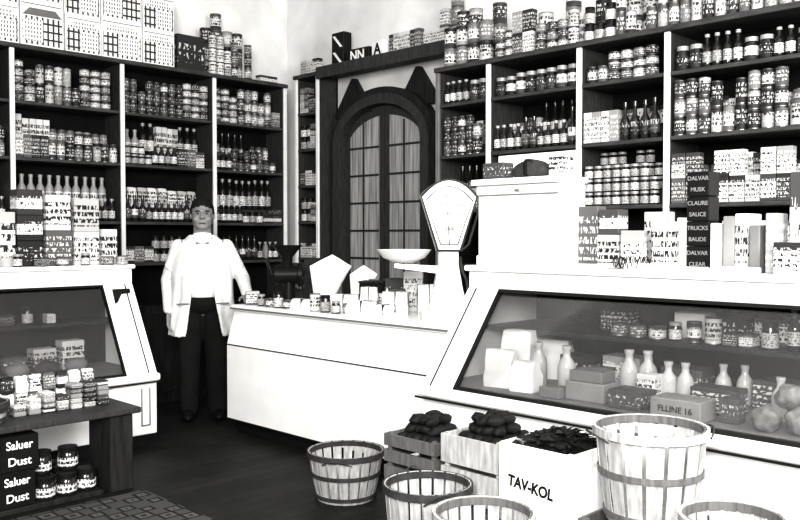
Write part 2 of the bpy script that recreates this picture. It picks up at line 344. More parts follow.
for i in range(4):
    u0,u1=BU[i]+p,BU[i+1]-.004
    fill(FB,u0,u1,BB[3],[[('bottles',1),('jarw',1)],[('jarw',1),('boxd',2),('cans',3)],[('can',1),('jar',1),('cans',3)],[('jarw',1),('bottles',1)]][i],GB,maxh=.20)
    fill(FB,u0,u1,BB[2],[[('candark',3),('boxd',3),('can',2)],[('bottles',1),('bottleh',1),('jarw',2)],[('boxw',1),('cant',2),('bottleh',1),('boxt',1)],[('can',3),('cans',4),('cant',2),('canbig',2)]][i],GB,maxh=.34,run=(2,4),v=.015)
    fill(FB,u0,u1,BB[2]+.08,[[('boxt',1)],[('bottleh',1),('cant',1)],[('box',1),('cant',1)],[('box',1),('cant',1)]][i],GB+' rear',maxh=.26,run=(2,4),v=.2)
    fill(FB,u0,u1,BB[1],[[('bottles',1),('box',1)],[('candark',3),('can',3)],[('jars',4),('jars',3)],[('box',2),('boxd',4),('boxt',1)]][i],GB,maxh=.34,v=.015)
    fill(FB,u0,u1,BB[1]+.1,[[('bottleh',1)],[('bottleh',1),('cant',1)],[('jars',3)],[('box',1),('boxt',1),('cant',1)]][i],GB+' rear',maxh=.26,run=(2,4),v=.2)
    if i>0: fill(FB,u0,u1,BB[0],[('cant',2),('jar',2),('box',2)],GB,maxh=.36)
TB=BT+.035
fill(FB,.02,.5,TB,[('canbig',2),('can',4)],'top of '+GB,v=.03,maxh=.5)
fill(FB,.03,.5,TB,[('canbig',3)],'rear top of '+GB,v=.17,maxh=.5)
fill(FB,.52,1.25,TB,[('cans',3),('canlight',2),('box',2),('boxs',4)],'top of '+GB,v=.03,run=(2,3),maxh=.5)
fill(FB,.52,1.25,TB,[('canbig',2),('canbig',3),('boxw',1)],'rear top of '+GB,v=.16,run=(2,3),maxh=.46)
fill(FB,1.27,2.85,TB,[('jarw',1),('bottleh',1),('jar',2),('cant',2)],'top of '+GB,v=.03)
fill(FB,1.27,2.85,TB,[('bottle',1),('canbig',2)],'rear top of '+GB,v=.16)
for z,sp in ((1.25,[('box',2)]),(1.6,[('boxs',4),('jar',2)]),(1.95,[('box',1),('jar',2)]),(2.3,[('boxs',4),('jar',2)]),(2.65,[('boxs',4),('box',1)])):
    fill(FN,.04,.32,z,sp,GC,v=.02,maxh=.3)
# ---------------------------------------------------------------- cartons on top of back shelving
TA=AT+.035+.0006
def crate_carton(name,label,loc,rz,w,d,h,mat,cat='box',lines=(),tm=None,group=None,ts=None,wt=.015):
    E=top(name,label,cat,loc,rz,group)
    bx('body',E,(-w/2,-d/2,0),(w/2,d/2,h),mat,.004)
    n=len(lines)
    for i,t in enumerate(lines):
        sz=ts or h/(n+.6)*.85
        text(E,t,sz,(0,-d/2-.001,h*(1-(i+.6)/(n+.2))),tm or black,sx=min(1,w*.92/(len(t)*sz*.55)),wt=wt)
    return E
x=2.36
for i,(w,h1,h2) in enumerate([(.3,.3,.32),(.34,.36,.3),(.3,.3,.34),(.36,.33,.3),(.3,.3,.3)]):
    for z,h in ((TA,h1),(TA+h1+.001,h2)):
        k=int(h*100+i)%2
        E=top('printed_carton','white carton printed with rows of building windows','carton',(x+w/2,6.95,z),random.uniform(-.03,.03),'picture cartons on top of shelving')
        bx('body',E,(-w/2,-.12,0),(w/2,.12,h),paper,.004)
        bx('picture_panel',E,(-w*.46,-.1225,h*.06),(w*.46,-.1205,h*.66),pict,0)
        a=(-w*.44,w*.0) if k else (-w*.1,w*.42)
        bx('window_row',E,(a[0],-.1245,h*.12),(a[1],-.123,h*.6),pict2,0)
        prism('roof_line',E,[(-w*.46,-.1225,h*.68),(w*.46,-.1225,h*.68),(w*.3,-.1225,h*.84),(-w*.3,-.1225,h*.84)],(0,.002,0),grey if k else pict2)
        bx('frame_line',E,(-w*.48,-.122,h*.92),(w*.48,-.1205,h*.935),black,0)
    x+=w+.012
crate_carton('dark_carton','dark printed box on top of the shelving',(x+.17,6.95,TA),0,.28,.2,.32,pdark)
fill(FA,x+.36,x+.85,TA,[('can',3),('canbig',2),('canlight',3)],'top of '+GA,v=.03,maxh=.5)
fill(FA,x+.36,x+.85,TA,[('canbig',3),('canbig',4)],'rear top of '+GA,v=.155,maxh=.62)
fill(FA,x+.92,5.2,TA,[('boxs',1),('boxd',1)],'top of '+GA,v=.05,maxh=.5)
OZ=3.0306
E=crate_carton('diagonal_print_box','upright dark box with white diagonal print',(5.33,6.1,OZ),R(-90),.17,.1,.32,black)
for k in range(2):
    z=.03+k*.15
    prism('print_stripe',E,[(-.07,-.0525,z+.11),(-.035,-.0525,z+.11),(.07,-.0525,z),(.035,-.0525,z)],(0,.002,0),paper)
crate_carton('lettered_box','low dark box with bold white lettering above door',(5.33,5.82,OZ),R(-88),.3,.12,.13,black,lines=('NN',),tm=paper,ts=.12,wt=.03)
crate_carton('lettered_box','small white box with bold dark letter',(5.33,5.55,OZ),R(-95),.16,.12,.16,paper,lines=('A',),tm=black,ts=.14,wt=.03)
FO=lambda u,v:(5.24+v,6.3-u,R(-90))
fill(FO,.85,1.25,OZ-.0006,[('box',2),('canbig',1),('boxt',1)],'shelf over the door',v=.05)
fill(FO,1.28,1.75,OZ-.0006,[('box',2),('canbig',2),('canbig',3)],'shelf over the door',v=.05,maxh=.5)
fill(lambda u,v:(5.24+v,6.70-u,R(-90)),.02,.32,3.0156,[('boxs',1),('box',1)],'top of corner shelving',v=.05)
# ---------------------------------------------------------------- display cases
def case(label,loc,rz,L,zl,zt,ztop,sl,dep,zs,sw0,sw1):
    E=top('display_case',label,'display case',loc,rz)
    bx('kickboard',E,(.04,.1,0),(L-.04,dep-.02,.1),black)
    bx('body',E,(0,.04,.1),(L,dep,zl-.05),white,.006)
    bx('ledge',E,(-.01,0,zl-.05),(L+.01,dep,zl),white,.01)
    bx('ledge_trim',E,(-.01,-.006,zl-.06),(L+.01,-.0005,zl-.05),black,0)
    def slab(n,x0,x1,y0,t,m,z0=zl,z1=zt):
        f0=(z0-zl)/(zt-zl); f1=(z1-zl)/(zt-zl)
        return prism(n,E,[(x0,y0+sl*f0,z0),(x0,y0+sl*f1,z1),(x0,y0+sl*f1+t,z1),(x0,y0+sl*f0+t,z0)],(x1-x0,0,0),m)
    slab('stile',0,sw0,.04,.04,white); slab('stile',L-sw1,L,.04,.04,white)
    slab('stile_line',sw0*.25,sw0*.25+.008,.036,.004,black); slab('stile_line',L-sw1*.25-.008,L-sw1*.25,.036,.004,black)
    slab('glass_front',sw0+.012,L-sw1-.012,.055,.006,glass)
    slab('glass_frame',sw0,sw0+.012,.04,.03,black); slab('glass_frame',L-sw1-.012,L-sw1,.04,.03,black)
    slab('glass_frame',sw0+.012,L-sw1-.012,.04,.03,black,zl,zl+.014); slab('glass_frame',sw0+.012,L-sw1-.012,.04,.03,black,zt-.014,zt)
    y=.04+sl
    bx('header',E,(0,y,zt),(L,y+.04,ztop-.03),white,.004)
    bx('top_slab',E,(-.015,y-.03,ztop-.03),(L+.015,dep+.01,ztop),white,.008)
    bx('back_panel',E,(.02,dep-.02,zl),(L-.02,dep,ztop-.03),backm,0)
    pr=[(.081,zl),(.081+sl,zt),(.081+sl,ztop-.031),(dep-.021,ztop-.031),(dep-.021,zl)]
    for x0 in (0,L-.02): prism('end_panel',E,[(x0,a,b) for a,b in pr],(.02,0,0),white)
    bx('inner_shelf',E,(.025,y+.1,zs-.02),(L-.025,dep-.025,zs),dark,.002)
    bx('inner_floor',E,(.025,.085,zl),(L-.025,dep-.025,zl+.004),grey,0)
    return E
ZR=.715
RC=case('long white enamel slant-glass display case of dairy goods',(3.1,2.98,0),R(-90),2.6,ZR,1.19,1.31,.36,1.0,.985,.2,.2)
LC=case('white slant-glass display case beside the shopkeeper',(.9,5.34,0),0,2.1,.52,1.12,1.26,.34,.78,.86,.2,.22)
prism('stile_ornament',LC,[(1.93,.345,1.09),(2.06,.345,1.09),(2.06,.33,1.06),(1.99,.328,1.055),(1.955,.31,1.0),(1.93,.30,.99)],(0,-.003,0),black)
bx('corner_ornament',LC,(1.98,.036,.16),(1.99,.0395,.42),grey,0); bx('corner_ornament',LC,(2.04,.036,.16),(2.05,.0395,.42),grey,0); bx('corner_ornament',LC,(1.99,.036,.16),(2.04,.0395,.17),grey,0)
# ---------------------------------------------------------------- centre counter
K=top('shop_counter','long white panelled service counter with white top','counter',(3.6,5.42,0),R(-90)); KL=2.42
bx('kickboard',K,(.03,.06,0),(KL-.02,.68,.1),black)
prism('body',K,[(0,0,.1),(0,0,.66),(0,.07,.91),(0,.7,.91),(0,.7,.1)],(KL,0,0),white)
bx('panel_line',K,(0,-.004,.655),(KL,-.0005,.663),black,0); bx('panel_line',K,(.0,-.004,.1),(KL,-.0005,.112),black,0)
prism('counter_top',K,[(-.01,.04,.911),(-.01,.04,.94),(-.01,.06,.95),(-.01,.72,.95),(-.01,.72,.911)],(KL+.01,0,0),white)
bx('trim_strip',K,(-.01,.034,.918),(KL,.0395,.93),grey,0)
CT=.9506
# ---------------------------------------------------------------- counter scale
SC=top('counter_scale','white enamel fan-dial grocer scale with steel pan','scale',(3.92,3.5,CT),R(-42))
prism('base',SC,[(-.17,-.12,0),(.17,-.12,0),(.17,.14,0),(-.17,.14,0)],(0,0,.05),white)
prism('housing',SC,[(-.12,0,.05),(.12,0,.05),(.085,0,.2),(.06,0,.34),(.06,0,.42),(-.06,0,.42),(-.06,0,.34),(-.085,0,.2)],(0,.1,0),white)
def fan(w0,w1,z0,z1,bul,y,n=16,ins=0):
    P_=[(-w0+ins,y,z0+ins)]
    for i in range(n+1):
        t=-1+2*i/n; P_.append(((w1-ins)*t,y,z1-ins+bul*(1-t*t)))
    P_.append((w0-ins,y,z0+ins)); return P_
prism('dial_head',SC,fan(.075,.175,.42,.76,.1,-.03),(0,.07,0),white)
ring('dial_rim',SC,fan(.075,.175,.42,.76,.1,-.036),fan(.075,.175,.42,.76,.1,-.036,ins=.011),(0,.006,0),hoopm,closed=True)
ring('dial_window_rim',SC,fan(.055,.145,.46,.73,.085,-.0345),fan(.055,.145,.46,.73,.085,-.0345,ins=.005),(0,.004,0),hoopm,closed=True)
def marks(rr,n,l):
    bm=bmesh.new()
    d=lambda a:Vector((math.sin(a),0,math.cos(a)))
    o=Vector((0,-.0375,.46)); prev=None
    for i in range(n):
        a=R(-22+44*i/(n-1)); ll=l*(1.5 if i%5==0 else 1); s=Vector((math.cos(a),0,-math.sin(a)))*.0016
        v=[bm.verts.new(o+d(a)*rr-s),bm.verts.new(o+d(a)*rr+s),bm.verts.new(o+d(a)*(rr+ll)+s),bm.verts.new(o+d(a)*(rr+ll)-s),bm.verts.new(o+d(a)*(rr-.003)-s),bm.verts.new(o+d(a)*(rr-.003)+s)]
        bm.faces.new(v[:4]); bm.faces.new((v[4],v[5],v[1],v[0]))
        if prev: bm.faces.new((prev[5],v[4],v[0],prev[1]))
        prev=v
    put('dial_scale_marks',tomesh(bm,'marks',grey),SC)
marks(.30,29,.02); marks(.25,25,.012); marks(.19,17,.01)
prism('needle',SC,[(-.003,-.040,.46),(.003,-.040,.46),(-.02,-.040,.79)],(0,.001,0),black)
text(SC,'5 LB',.03,(0,-.038,.56),black)
prism('arm',SC,[(-.33,.03,.32),(-.05,.03,.28),(-.05,.03,.33),(-.33,.03,.345)],(0,.03,0),steel)
put('pan',lathemesh([(0,0),(.06,0),(.13,.03),(.17,.08),(.165,.08),(.125,.035),(.055,.006),(0,.006)],white,24),SC,(-.27,.04,.35))
pts=[(.10+.035*math.cos(t*.5)*(.4+.06*t),-.01,.17+.03*t+.01*math.sin(t)) for t in [i*.5 for i in range(15)]]
tube('scroll_ornament',SC,pts,.009,hoopm)
tube('scroll_ornament',SC,[(.07,-.01,.42),(.12,-.01,.46),(.15,-.01,.56),(.19,-.01,.7),(.185,-.01,.75)],.008,hoopm)
# ---------------------------------------------------------------- counter clutter
def sheet(label,loc,rz,w,h,lean):
    bm=bmesh.new(); n=10; g=[]
    for i in range(n+1):
        q=-1+2*i/n
        g.append([bm.verts.new((q*w/2*(.35+.65*t**.8)+lean*t*h,.05*abs(q)-.12*t*abs(q)+.008*math.sin(i*2),h*t*(1-.22*abs(q)*t)+.0)) for t in (0,.25,.5,.75,1)])
    for i in range(n):
        for j in range(4): bm.faces.new((g[i][j],g[i+1][j],g[i+1][j+1],g[i][j+1]))
    o=put('newspaper',tomesh(bm,'newspaper',paper,50),None,loc,(0,0,rz),label,'newspaper'); sm=o.modifiers.new('s','SOLIDIFY'); sm.thickness=.004; return o
sheet('open white newspaper fanned upright on the counter',(4.0,4.80,CT),R(-50),.30,.38,.2)
sheet('small folded white paper propped behind tin boxes',(4.22,4.66,CT),R(-40),.2,.30,.15)
E=top('meat_grinder','dark cast hand-cranked grinder standing on counter','grinder',(3.93,5.10,CT),R(-40)); E.scale=(1.25,1.25,1.25)
put('pedestal',lathemesh([(0,0),(.07,0),(.07,.02),(.035,.04),(.03,.14),(.0,.14)],black,16),E)
put('barrel',lathemesh([(0,0),(.055,0),(.055,.13),(.07,.135),(.07,.16),(0,.16)],black,16),E,(-.08,0,.18),(0,R(90),0))
put('hopper',lathemesh([(0,0),(.03,0),(.035,.06),(.09,.13),(.085,.13),(.025,.06),(0,.06)],black,16),E,(-.01,0,.225))
tube('crank',E,[(-.08,0,.18),(-.10,0,.18),(-.12,0,.24),(-.13,0,.29)],.012,black); put('crank_grip',lathemesh([(0,0),(.016,0),(.02,.04),(.012,.08),(0,.08)],woodm,10),E,(-.135,0,.28))
dkb=[bag(.17,.12,.30,pdark),bag(.15,.11,.24,kraft),bag(.16,.12,.34,leafm)]
for i,(x_,y_,r) in enumerate([(4.16,5.32,-30),(4.2,5.12,-45),(4.20,4.93,-40)]):
    put('paper_bag',dkb[[0,2,1][i]],None,(x_,y_,CT),(0,0,R(r)),'dark crumpled paper bag standing on the counter','bag','bags on the counter')
E=crate_carton('cash_box','dark metal cash box standing on the counter',(4.18,4.44,CT),R(-60),.18,.14,.18,black)
bx('lid',E,(-.095,-.075,.18),(.095,.075,.195),dark); bx('handle',E,(-.04,-.005,.195),(.04,.005,.21),steel)
for i,(x_,y_,w,d,h,r,m) in enumerate([(4.2,4.24,.15,.11,.22,-45,pdark),(4.2,4.07,.13,.10,.27,-50,pbox),(4.21,3.9,.13,.11,.18,-40,grey),(4.07,4.24,.11,.08,.12,-40,pbox),(4.05,4.08,.11,.09,.16,-50,pdark),(4.22,3.74,.12,.1,.24,-45,pwhite),(3.76,5.32,.10,.08,.10,-30,pbox)]):
    crate_carton('printed_tin_box','printed tin box among goods on the counter',(x_,y_,CT),R(r),w,d,h,m,group='tin boxes on the counter')
for i,(x_,y_,w,d,h,r) in enumerate([(3.90,4.44,.20,.14,.11,-50),(3.79,4.13,.20,.12,.09,-60),(3.91,3.95,.16,.12,.15,-50),(3.78,4.72,.18,.11,.07,-70),(4.07,3.81,.14,.1,.2,-40),(3.75,3.88,.13,.09,.08,-70),(3.93,4.22,.11,.09,.17,-50)]):
    E=top('paper_parcel','white paper wrapped parcel tied with string','parcel',(x_,y_,CT),R(r),'parcels on the counter')
    put('wrapping',bag(w,d,h,paper),E)
    bx('string',E,(-.002,-d/2-.004,h*.2),(.002,d/2+.004,h+.004),hoopm,0); bx('string',E,(-w/2-.004,-.002,h*.45),(w/2+.004,.002,h+.003),hoopm,0)
for i,(x_,y_) in enumerate([(3.74,5.18),(3.74,5.06),(3.73,4.96),(3.74,4.86),(3.92,4.63),(3.74,4.56),(3.83,4.58),(3.73,4.44),(3.72,4.32),(3.82,4.30)]):
    me,w,d,h,nm,cat,label=PR[['jars','cans','jar','cans','jars','canlight','candark','jar','jars','cans'][i]]; put(nm,me,None,(x_,y_,CT),(0,0,0),'small tin or jar on the white counter',cat,'small containers on the counter')
# ---------------------------------------------------------------- top of right case
RT=1.3106
E=top('bread_cabinet','white glazed countertop cabinet with boxes on top','cabinet',(3.50,2.96,RT),R(-90))
CH=.42
bx('body',E,(0,.05,0),(.54,.25,CH),white,.006); bx('lid',E,(-.01,.0,CH),(.55,.26,CH+.03),white)
bx('front_frame',E,(0,.035,0),(.54,.049,.05),white); bx('front_frame',E,(0,.035,CH-.05),(.54,.049,CH-.001),white)
bx('front_panel',E,(.02,.04,.051),(.52,.049,CH-.051),paper,0); bx('panel_line',E,(.02,.034,CH-.056),(.52,.0395,CH-.051),grey,0)
bx('backboard',E,(.0,.22,CH+.031),(.52,.24,CH+.17),white); bx('handle',E,(.26,.02,CH-.04),(.30,.034,CH-.025),steel)
z2=RT+CH+.031
PXY=lambda u,v:(3.5+v,2.96-u)
def loafbox(name,label,u,w,d,h,mat,lines=(),z=z2,v=.1,r=0,tm=None,cat='box',ts=None):
    x_,y_=PXY(u,v)
    return crate_carton(name,label,(x_,y_,z),R(-90+r),w,d,h,mat,cat,lines,tm,ts=ts)
loafbox('printed_box','small dark printed box standing on white cabinet',.08,.14,.09,.09,pdark,v=.12)
x_,y_=PXY(.30,.12)
E=top('wrapped_loaf','dark wrapped loaf lying on the white cabinet','bread',(x_,y_,z2),R(-90))
bm=bmesh.new(); bmesh.ops.create_icosphere(bm,subdivisions=3,radius=1)
for v in bm.verts: v.co=Vector((v.co.x*.12,v.co.y*.055,max(-.6,v.co.z)*.06+.036))
put('loaf',tomesh(bm,'loaf',wood3,60),E); bx('wrapper_band',E,(-.03,-.058,0.0),(.03,.058,.098),black,.02)
loafbox('printed_box','white box resting on the white cabinet',.48,.09,.09,.12,pwhite,v=.12)
loafbox('patterned_card_box','upright box with dark printed face',.63,.11,.08,.30,pbox,z=RT,v=.17)
loafbox('printed_box','stacked white printed box on display case',.76,.12,.1,.16,pwhite,z=RT,v=.15)
loafbox('printed_box','dark printed box stacked on white box',.76,.11,.09,.12,pdark,z=RT+.161,v=.15)
loafbox('printed_box','white printed box leaning by magazines',.90,.11,.06,.18,pbox,z=RT,v=.10,r=12)
loafbox('printed_box','pale card box on display case',1.03,.10,.07,.22,pwhite,z=RT,v=.15,r=-8)
loafbox('printed_box','tall printed box behind the magazines',.92,.12,.08,.27,pbox,z=RT,v=.30)
loafbox('printed_box','tall pale box behind the magazines',1.08,.10,.08,.24,paper,z=RT,v=.30)
for i,t in enumerate((('DALVAR','CLEAR'),('TRUCKS','BAUDE'),('CLAURE','SAUCE'),('DALVAR','MUSK'))):
    loafbox('cleanser_box','black box with small white stacked lettering',1.20,.105,.1,.109,black,t,z=RT+i*.11,v=.17,tm=kraft,ts=.026)
for i,(u,w,h,r,m) in enumerate([(1.29,.045,.21,0,paper),(1.345,.05,.24,4,kraft),(1.405,.05,.25,-4,pwhite),(1.46,.045,.2,0,grey),(1.525,.05,.25,5,pbox)]):
    E=loafbox('upright_book','book standing upright on the display case',u,w,.14,h,m,z=RT,v=.17,r=r,cat='book'); E['group']='books on the display case'
loafbox('tall_carton','tall dark banded carton beside upright books',1.63,.11,.1,.42,pdark,z=RT,v=.22)
loafbox('tall_carton','tall white carton with grey print',1.75,.11,.1,.45,pwhite,z=RT,v=.2)
loafbox('squat_carton','small dark printed carton before the tall ones',1.62,.12,.07,.13,pbox,z=RT,v=.08)
for i,(u,v,r,h,w) in enumerate([(.70,.05,20,.02,.16),(.98,.03,-15,.03,.17),(1.2,.04,8,.02,.15),(1.42,.04,-10,.025,.16)]):
    x_,y_=PXY(u,v+.01); crate_carton('magazine_stack','loose white magazines lying on display case',(x_,y_,RT),R(-90+r),w,.07,h,paper,group='magazines on the display case')
pts=[]
for i in range(60): pts.append((3.53+.03*math.sin(i*.9),2.13-i*.0035,RT+.035+.03*math.sin(i*1.7)))
tube('wire_coil',None,pts,.002,black,label='loose coil of dark wire on display case',cat='wire')
# ---------------------------------------------------------------- goods on left case
LT=1.2606
def lb(x_,y_,z,w,d,h,m,lines=(),tm=None,r=0,label='printed grocery box stacked on display case'):
    return crate_carton('printed_box',label,(x_,y_,z),R(r),w,d,h,m,'box',lines,tm)
for i in range(3): lb(2.31,5.85,LT+i*.171,.17,.12,.17,pdark,label='dark box with small pale label, stacked')
lb(2.50,5.85,LT,.18,.14,.24,pbox,label='printed box under smaller white box'); lb(2.50,5.85,LT+.241,.17,.13,.24,pwhite,label='white box on top of printed box')
for i in range(2): lb(2.70,5.85,LT+i*.231,.18,.13,.23,[pbox,pwhite][i])
lb(2.87,5.85,LT,.12,.1,.25,pwhite,label='narrow pale carton leaning by stacked boxes',r=8)
lb(2.12,5.85,LT,.18,.14,.36,pwhite,label='white printed carton on display case'); lb(1.95,5.85,LT,.14,.12,.25,pbox)
for i,x_ in enumerate((2.05,2.2,2.36,2.5,2.66,2.82,2.93)):
    me,w,d,h,nm,cat,label=PR[['boxs','jars','boxs','cans','jars','boxs','cans'][i]]; put(nm,me,None,(x_,5.73,LT),(0,0,.2*i),'small goods in front row on display case',cat,'small goods on the display case')
# ---------------------------------------------------------------- goods inside cases
milkb=lathemesh([(0,0),(.036,0),(.04,.01),(.04,.10),(.034,.125),(.017,.15),(.017,.175),(.021,.18),(.021,.195),(0,.195)],[milk],16)
ZL=ZR+.0046
inc=lambda u,v:(3.1+v,2.98-u)
for i,(u,v,s) in enumerate([(.44,.42,1.1),(.62,.40,1.1),(.90,.50,1.1),(.98,.53,1.1),(1.12,.46,.95),(1.19,.48,.95),(1.30,.62,.9),(1.62,.44,.9),(1.38,.66,.9)]):
    x_,y_=inc(u,v); o=put('milk_bottle',milkb,None,(x_,y_,ZL),(0,0,0),'white glass milk bottle inside the display case','bottle','milk bottles in the display case'); o.scale=(s,s,s)
for i,(u,v,w,d,h,m,t) in enumerate([(.84,.28,.2,.14,.085,kraft,''),(.84,.28,.17,.12,.05,grey,''),(1.06,.25,.16,.14,.08,pdark,''),(1.32,.20,.22,.14,.085,kraft,'FLLINE 16'),(.68,.21,.11,.09,.05,grey,''),(1.38,.40,.2,.12,.11,pbox,''),(1.12,.64,.2,.14,.14,pdark,''),(.8,.66,.2,.14,.16,pbox,''),(.55,.66,.2,.14,.14,pdark,''),(1.55,.64,.2,.14,.13,pbox,''),(1.78,.64,.2,.14,.12,pdark,''),(1.06,.40,.09,.08,.13,pbox,''),(1.5,.26,.08,.07,.1,pdark,''),(.76,.48,.1,.08,.12,pbox,'')]):
    z=ZL+(.0855 if i==1 else 0)
    x_,y_=inc(u,v); crate_carton('grocery_box','low printed box lying inside the display case',(x_,y_,z),R(-90),w,d,h,m,'box',(t,) if t else (),black,group='boxes in the display case',ts=.035 if t else None)
for u,v,w,h in ((.33,.27,.15,.18),(.49,.25,.12,.14),(.30,.45,.16,.26),(.36,.66,.2,.2)):
    x_,y_=inc(u,v); put('paper_bag',bag(w,.11,h,paper),None,(x_,y_,ZL),(0,0,R(-80)),'crumpled white paper bag inside display case','bag','paper bags in the display case')
def lump(r,seed,sq=(1,1,1),amp=.18,m=prod,sub=2):
    bm=bmesh.new(); bmesh.ops.create_icosphere(bm,subdivisions=sub,radius=1)
    for v in bm.verts:
        k=1+amp*mnoise.noise(v.co*1.7+Vector((seed,0,0))); v.co=Vector((v.co.x*sq[0],v.co.y*sq[1],v.co.z*sq[2]))*r*k
    return tomesh(bm,'lump',m,60)
cab=[lump(.052,i,m=lightg,amp=.3,sub=3) for i in range(3)]
for i,(u,v,z) in enumerate([(1.66,.2,0),(1.78,.22,0),(1.90,.2,0),(1.74,.34,0),(1.87,.34,0),(1.72,.27,.078),(1.84,.28,.078),(1.99,.3,0)]):
    x_,y_=inc(u,v); put('cabbage',cab[i%3],None,(x_,y_,ZL+.052+z),(0,0,i),'dull round cabbage heaped in the display case','vegetable','cabbages in the display case')
SZ=.9856
for i,(k,u) in enumerate([('cans',.8),('cans',.9),('cans',1.0),('jars',1.09),('candark',1.18),('canlight',1.27),('boxs',1.36),('boxs',1.43),('jar',1.52),('bottles',1.62),('box',1.72),('boxs',1.82),('canlight',1.92)]):
    me,w,d,h,nm,cat,label=PR[k]; x_,y_=inc(u,.58); put(nm,me,None,(x_,y_,SZ),(0,0,R(-90)),'small packaged goods on inner case shelf',cat,'goods on the inner case shelf')
for i,u in enumerate((.7,1.1,1.3,1.48,1.66,1.9)):
    x_,y_=inc(u,.75); crate_carton('butter_box','printed box on the inner case shelf',(x_,y_,SZ),R(-90),.15,.12,.12,[pbox,paper,pdark][i%3],'box',group='butter boxes in case')
for i,x_ in enumerate((1.75,1.9,2.05,2.2,2.35,2.5)):
    me,w,d,h,nm,cat,label=PR[['boxd','jar','candark','boxd','jar','boxs'][i]]; put(nm,me,None,(x_,5.34+.62,.8606),(0,0,0),'goods on inner shelf of display case',cat,'goods on the inner shelf')
for i,x_ in enumerate((1.6,1.8,2.0,2.2,2.4,2.6)):
    put('bread_loaf',lump(.07,i,(1.2,.8,.7),m=[wood3,grey][i%2]),None,(x_,5.34+.42,.524+.055),(0,0,0),'round bread loaf lying in the display case','bread','loaves in the case')
for i,x_ in enumerate((1.65,1.85,2.05,2.25,2.45,2.65)):
    crate_carton('grocery_box','printed box standing behind the loaves',(x_,5.34+.63,.5246),0,.16,.12,.12+.04*(i%3),[pdark,pbox,pwhite][i%3],group='boxes behind the loaves')
# ---------------------------------------------------------------- bench by the left case
E=top('low_bench','low dark wooden bench loaded with goods','bench',(1.25,4.57,0))
bx('seat_board',E,(0,0,.44),(1.2,.55,.475),wood3,.006); bx('lower_shelf',E,(.02,.03,.0),(.98,.5,.03),dark)
bx('leg',E,(1.02,.03,0),(1.16,.3,.439),dark); bx('leg',E,(.02,.35,.031),(.1,.5,.439),dark)
BZ=.4756
for c_ in range(7):
    hgt=random.randint(2,5)
    for r_ in range(hgt):
        put('wrapped_bar',boxmesh(.066,.10,.028,[pwhite,pbox,pdark,kraft,pbox][random.randint(0,4)],.006,'bar',True),None,(1.84+c_*.08,4.82,BZ+r_*.0286),(0,0,random.uniform(-.08,.08)),'wrapped bar in an uneven stacked pile','packet','wrapped bars on the bench')
for i in range(14):
    put('paper_packet',bag(.062,.06,.09,[paper,pwhite,pbox,pdark][i%4]),None,(1.85+(i%7)*.078,5.0,BZ+(i//7)*.0966),(0,0,random.uniform(-.06,.06)),'paper packet piled behind the wrapped bars','packet','paper packets on the bench')
def basketmesh(rt,rb,h,n=20):
    bm=bmesh.new()
    for i in range(n):
        a0=2*math.pi*(i+.10)/n; a1=2*math.pi*(i+.90)/n
        rows=[]
        for t in (0,.35,.7,1):
            r=rb+(rt-rb)*(t**.8); rr=[]
            for a in (a0,(a0+a1)/2,a1):
                rr.append((bm.verts.new((r*math.cos(a),r*math.sin(a),h*t)),bm.verts.new(((r-.004)*math.cos(a),(r-.004)*math.sin(a),h*t))))
            rows.append(rr)
        for j in range(3):
            for k in range(2):
                for q in (0,1):
                    bm.faces.new((rows[j][k][q],rows[j][k+1][q],rows[j+1][k+1][q],rows[j+1][k][q]))
            for k in (0,2): bm.faces.new((rows[j][k][0],rows[j][k][1],rows[j+1][k][1],rows[j+1][k][0]))
        for j in (0,3):
            for k in range(2): bm.faces.new((rows[j][k][0],rows[j][k+1][0],rows[j][k+1][1],rows[j][k][1]))
    bmesh.ops.recalc_face_normals(bm,faces=bm.faces[:])
    return tomesh(bm,'staves',wood)
def hoop(E,r,z,hh,t,m,name='hoop'):
    n=36; o=[];i_=[]
    for k in range(n):
        a=2*math.pi*k/n; o.append(((r+t)*math.cos(a),(r+t)*math.sin(a),z)); i_.append((r*math.cos(a),r*math.sin(a),z))
    return ring(name,E,o,i_,(0,0,hh),m,closed=True)
def basket(label,loc,rt,rb,h,rot=(0,0,0),dk=False,handles=True,ha=0,n=20,up=.075):
    E=top('bushel_basket',label,'basket',loc,rot=rot,group='bushel baskets')
    hm=hoopm if dk else woodm
    put('staves',basketmesh(rt,rb,h,n),E)
    hoop(E,rt+.001,h-.03,.03,.007,hm if dk else wood,'rim_hoop'); hoop(E,rt-.013,h-.03,.028,.006,hm,'inner_hoop')
    rm=rb+(rt-rb)*(.5**.8); hoop(E,rm+.002,h*.5,.022,.006,hm)
    hoop(E,rb+(rt-rb)*(.08**.8)+.001,h*.06,.02,.005,hm)
    put('bottom',lathemesh([(0,0),(rb-.003,0),(rb-.003,.008),(0,.008)],wood,24),E)
    if handles:
        for s in (0,math.pi):
            a=s+ha; pts=[]
            for k in range(13):
                t=k/12; aa=a+(t-.5)*.75; rr=rt+.012; zz=h-.04+up*math.sin(math.pi*t)
                pts.append((rr*math.cos(aa)+.03*math.cos(a)*math.sin(math.pi*t),rr*math.sin(aa)+.03*math.sin(a)*math.sin(math.pi*t),zz))
            tube('handle',E,pts,.0035,hoopm)
    return E
basket('small shallow split-wood basket on the bench',(1.64,4.78,BZ),.13,.11,.11,handles=False,n=16,dk=True)
for i in range(5):
    put('vegetable',lump(.033,i+20,(1.2,.8,.8)),None,(1.64+.06*math.cos(i*1.256),4.78+.06*math.sin(i*1.256),BZ+.04),(0,0,i*1.256+1.57),'dark lumpy vegetable heaped in the basket','vegetable','vegetables in the small basket')
for i,(x_,z) in enumerate(((1.75,.031),(1.77,.222))):
    crate_carton('lettered_box','dark box with bold white script lettering under bench',(x_,4.68,z),R(4-5*i),.2,.14,.19,black,'box',('Saluer','Dust'),white,group='lettered boxes under the bench')
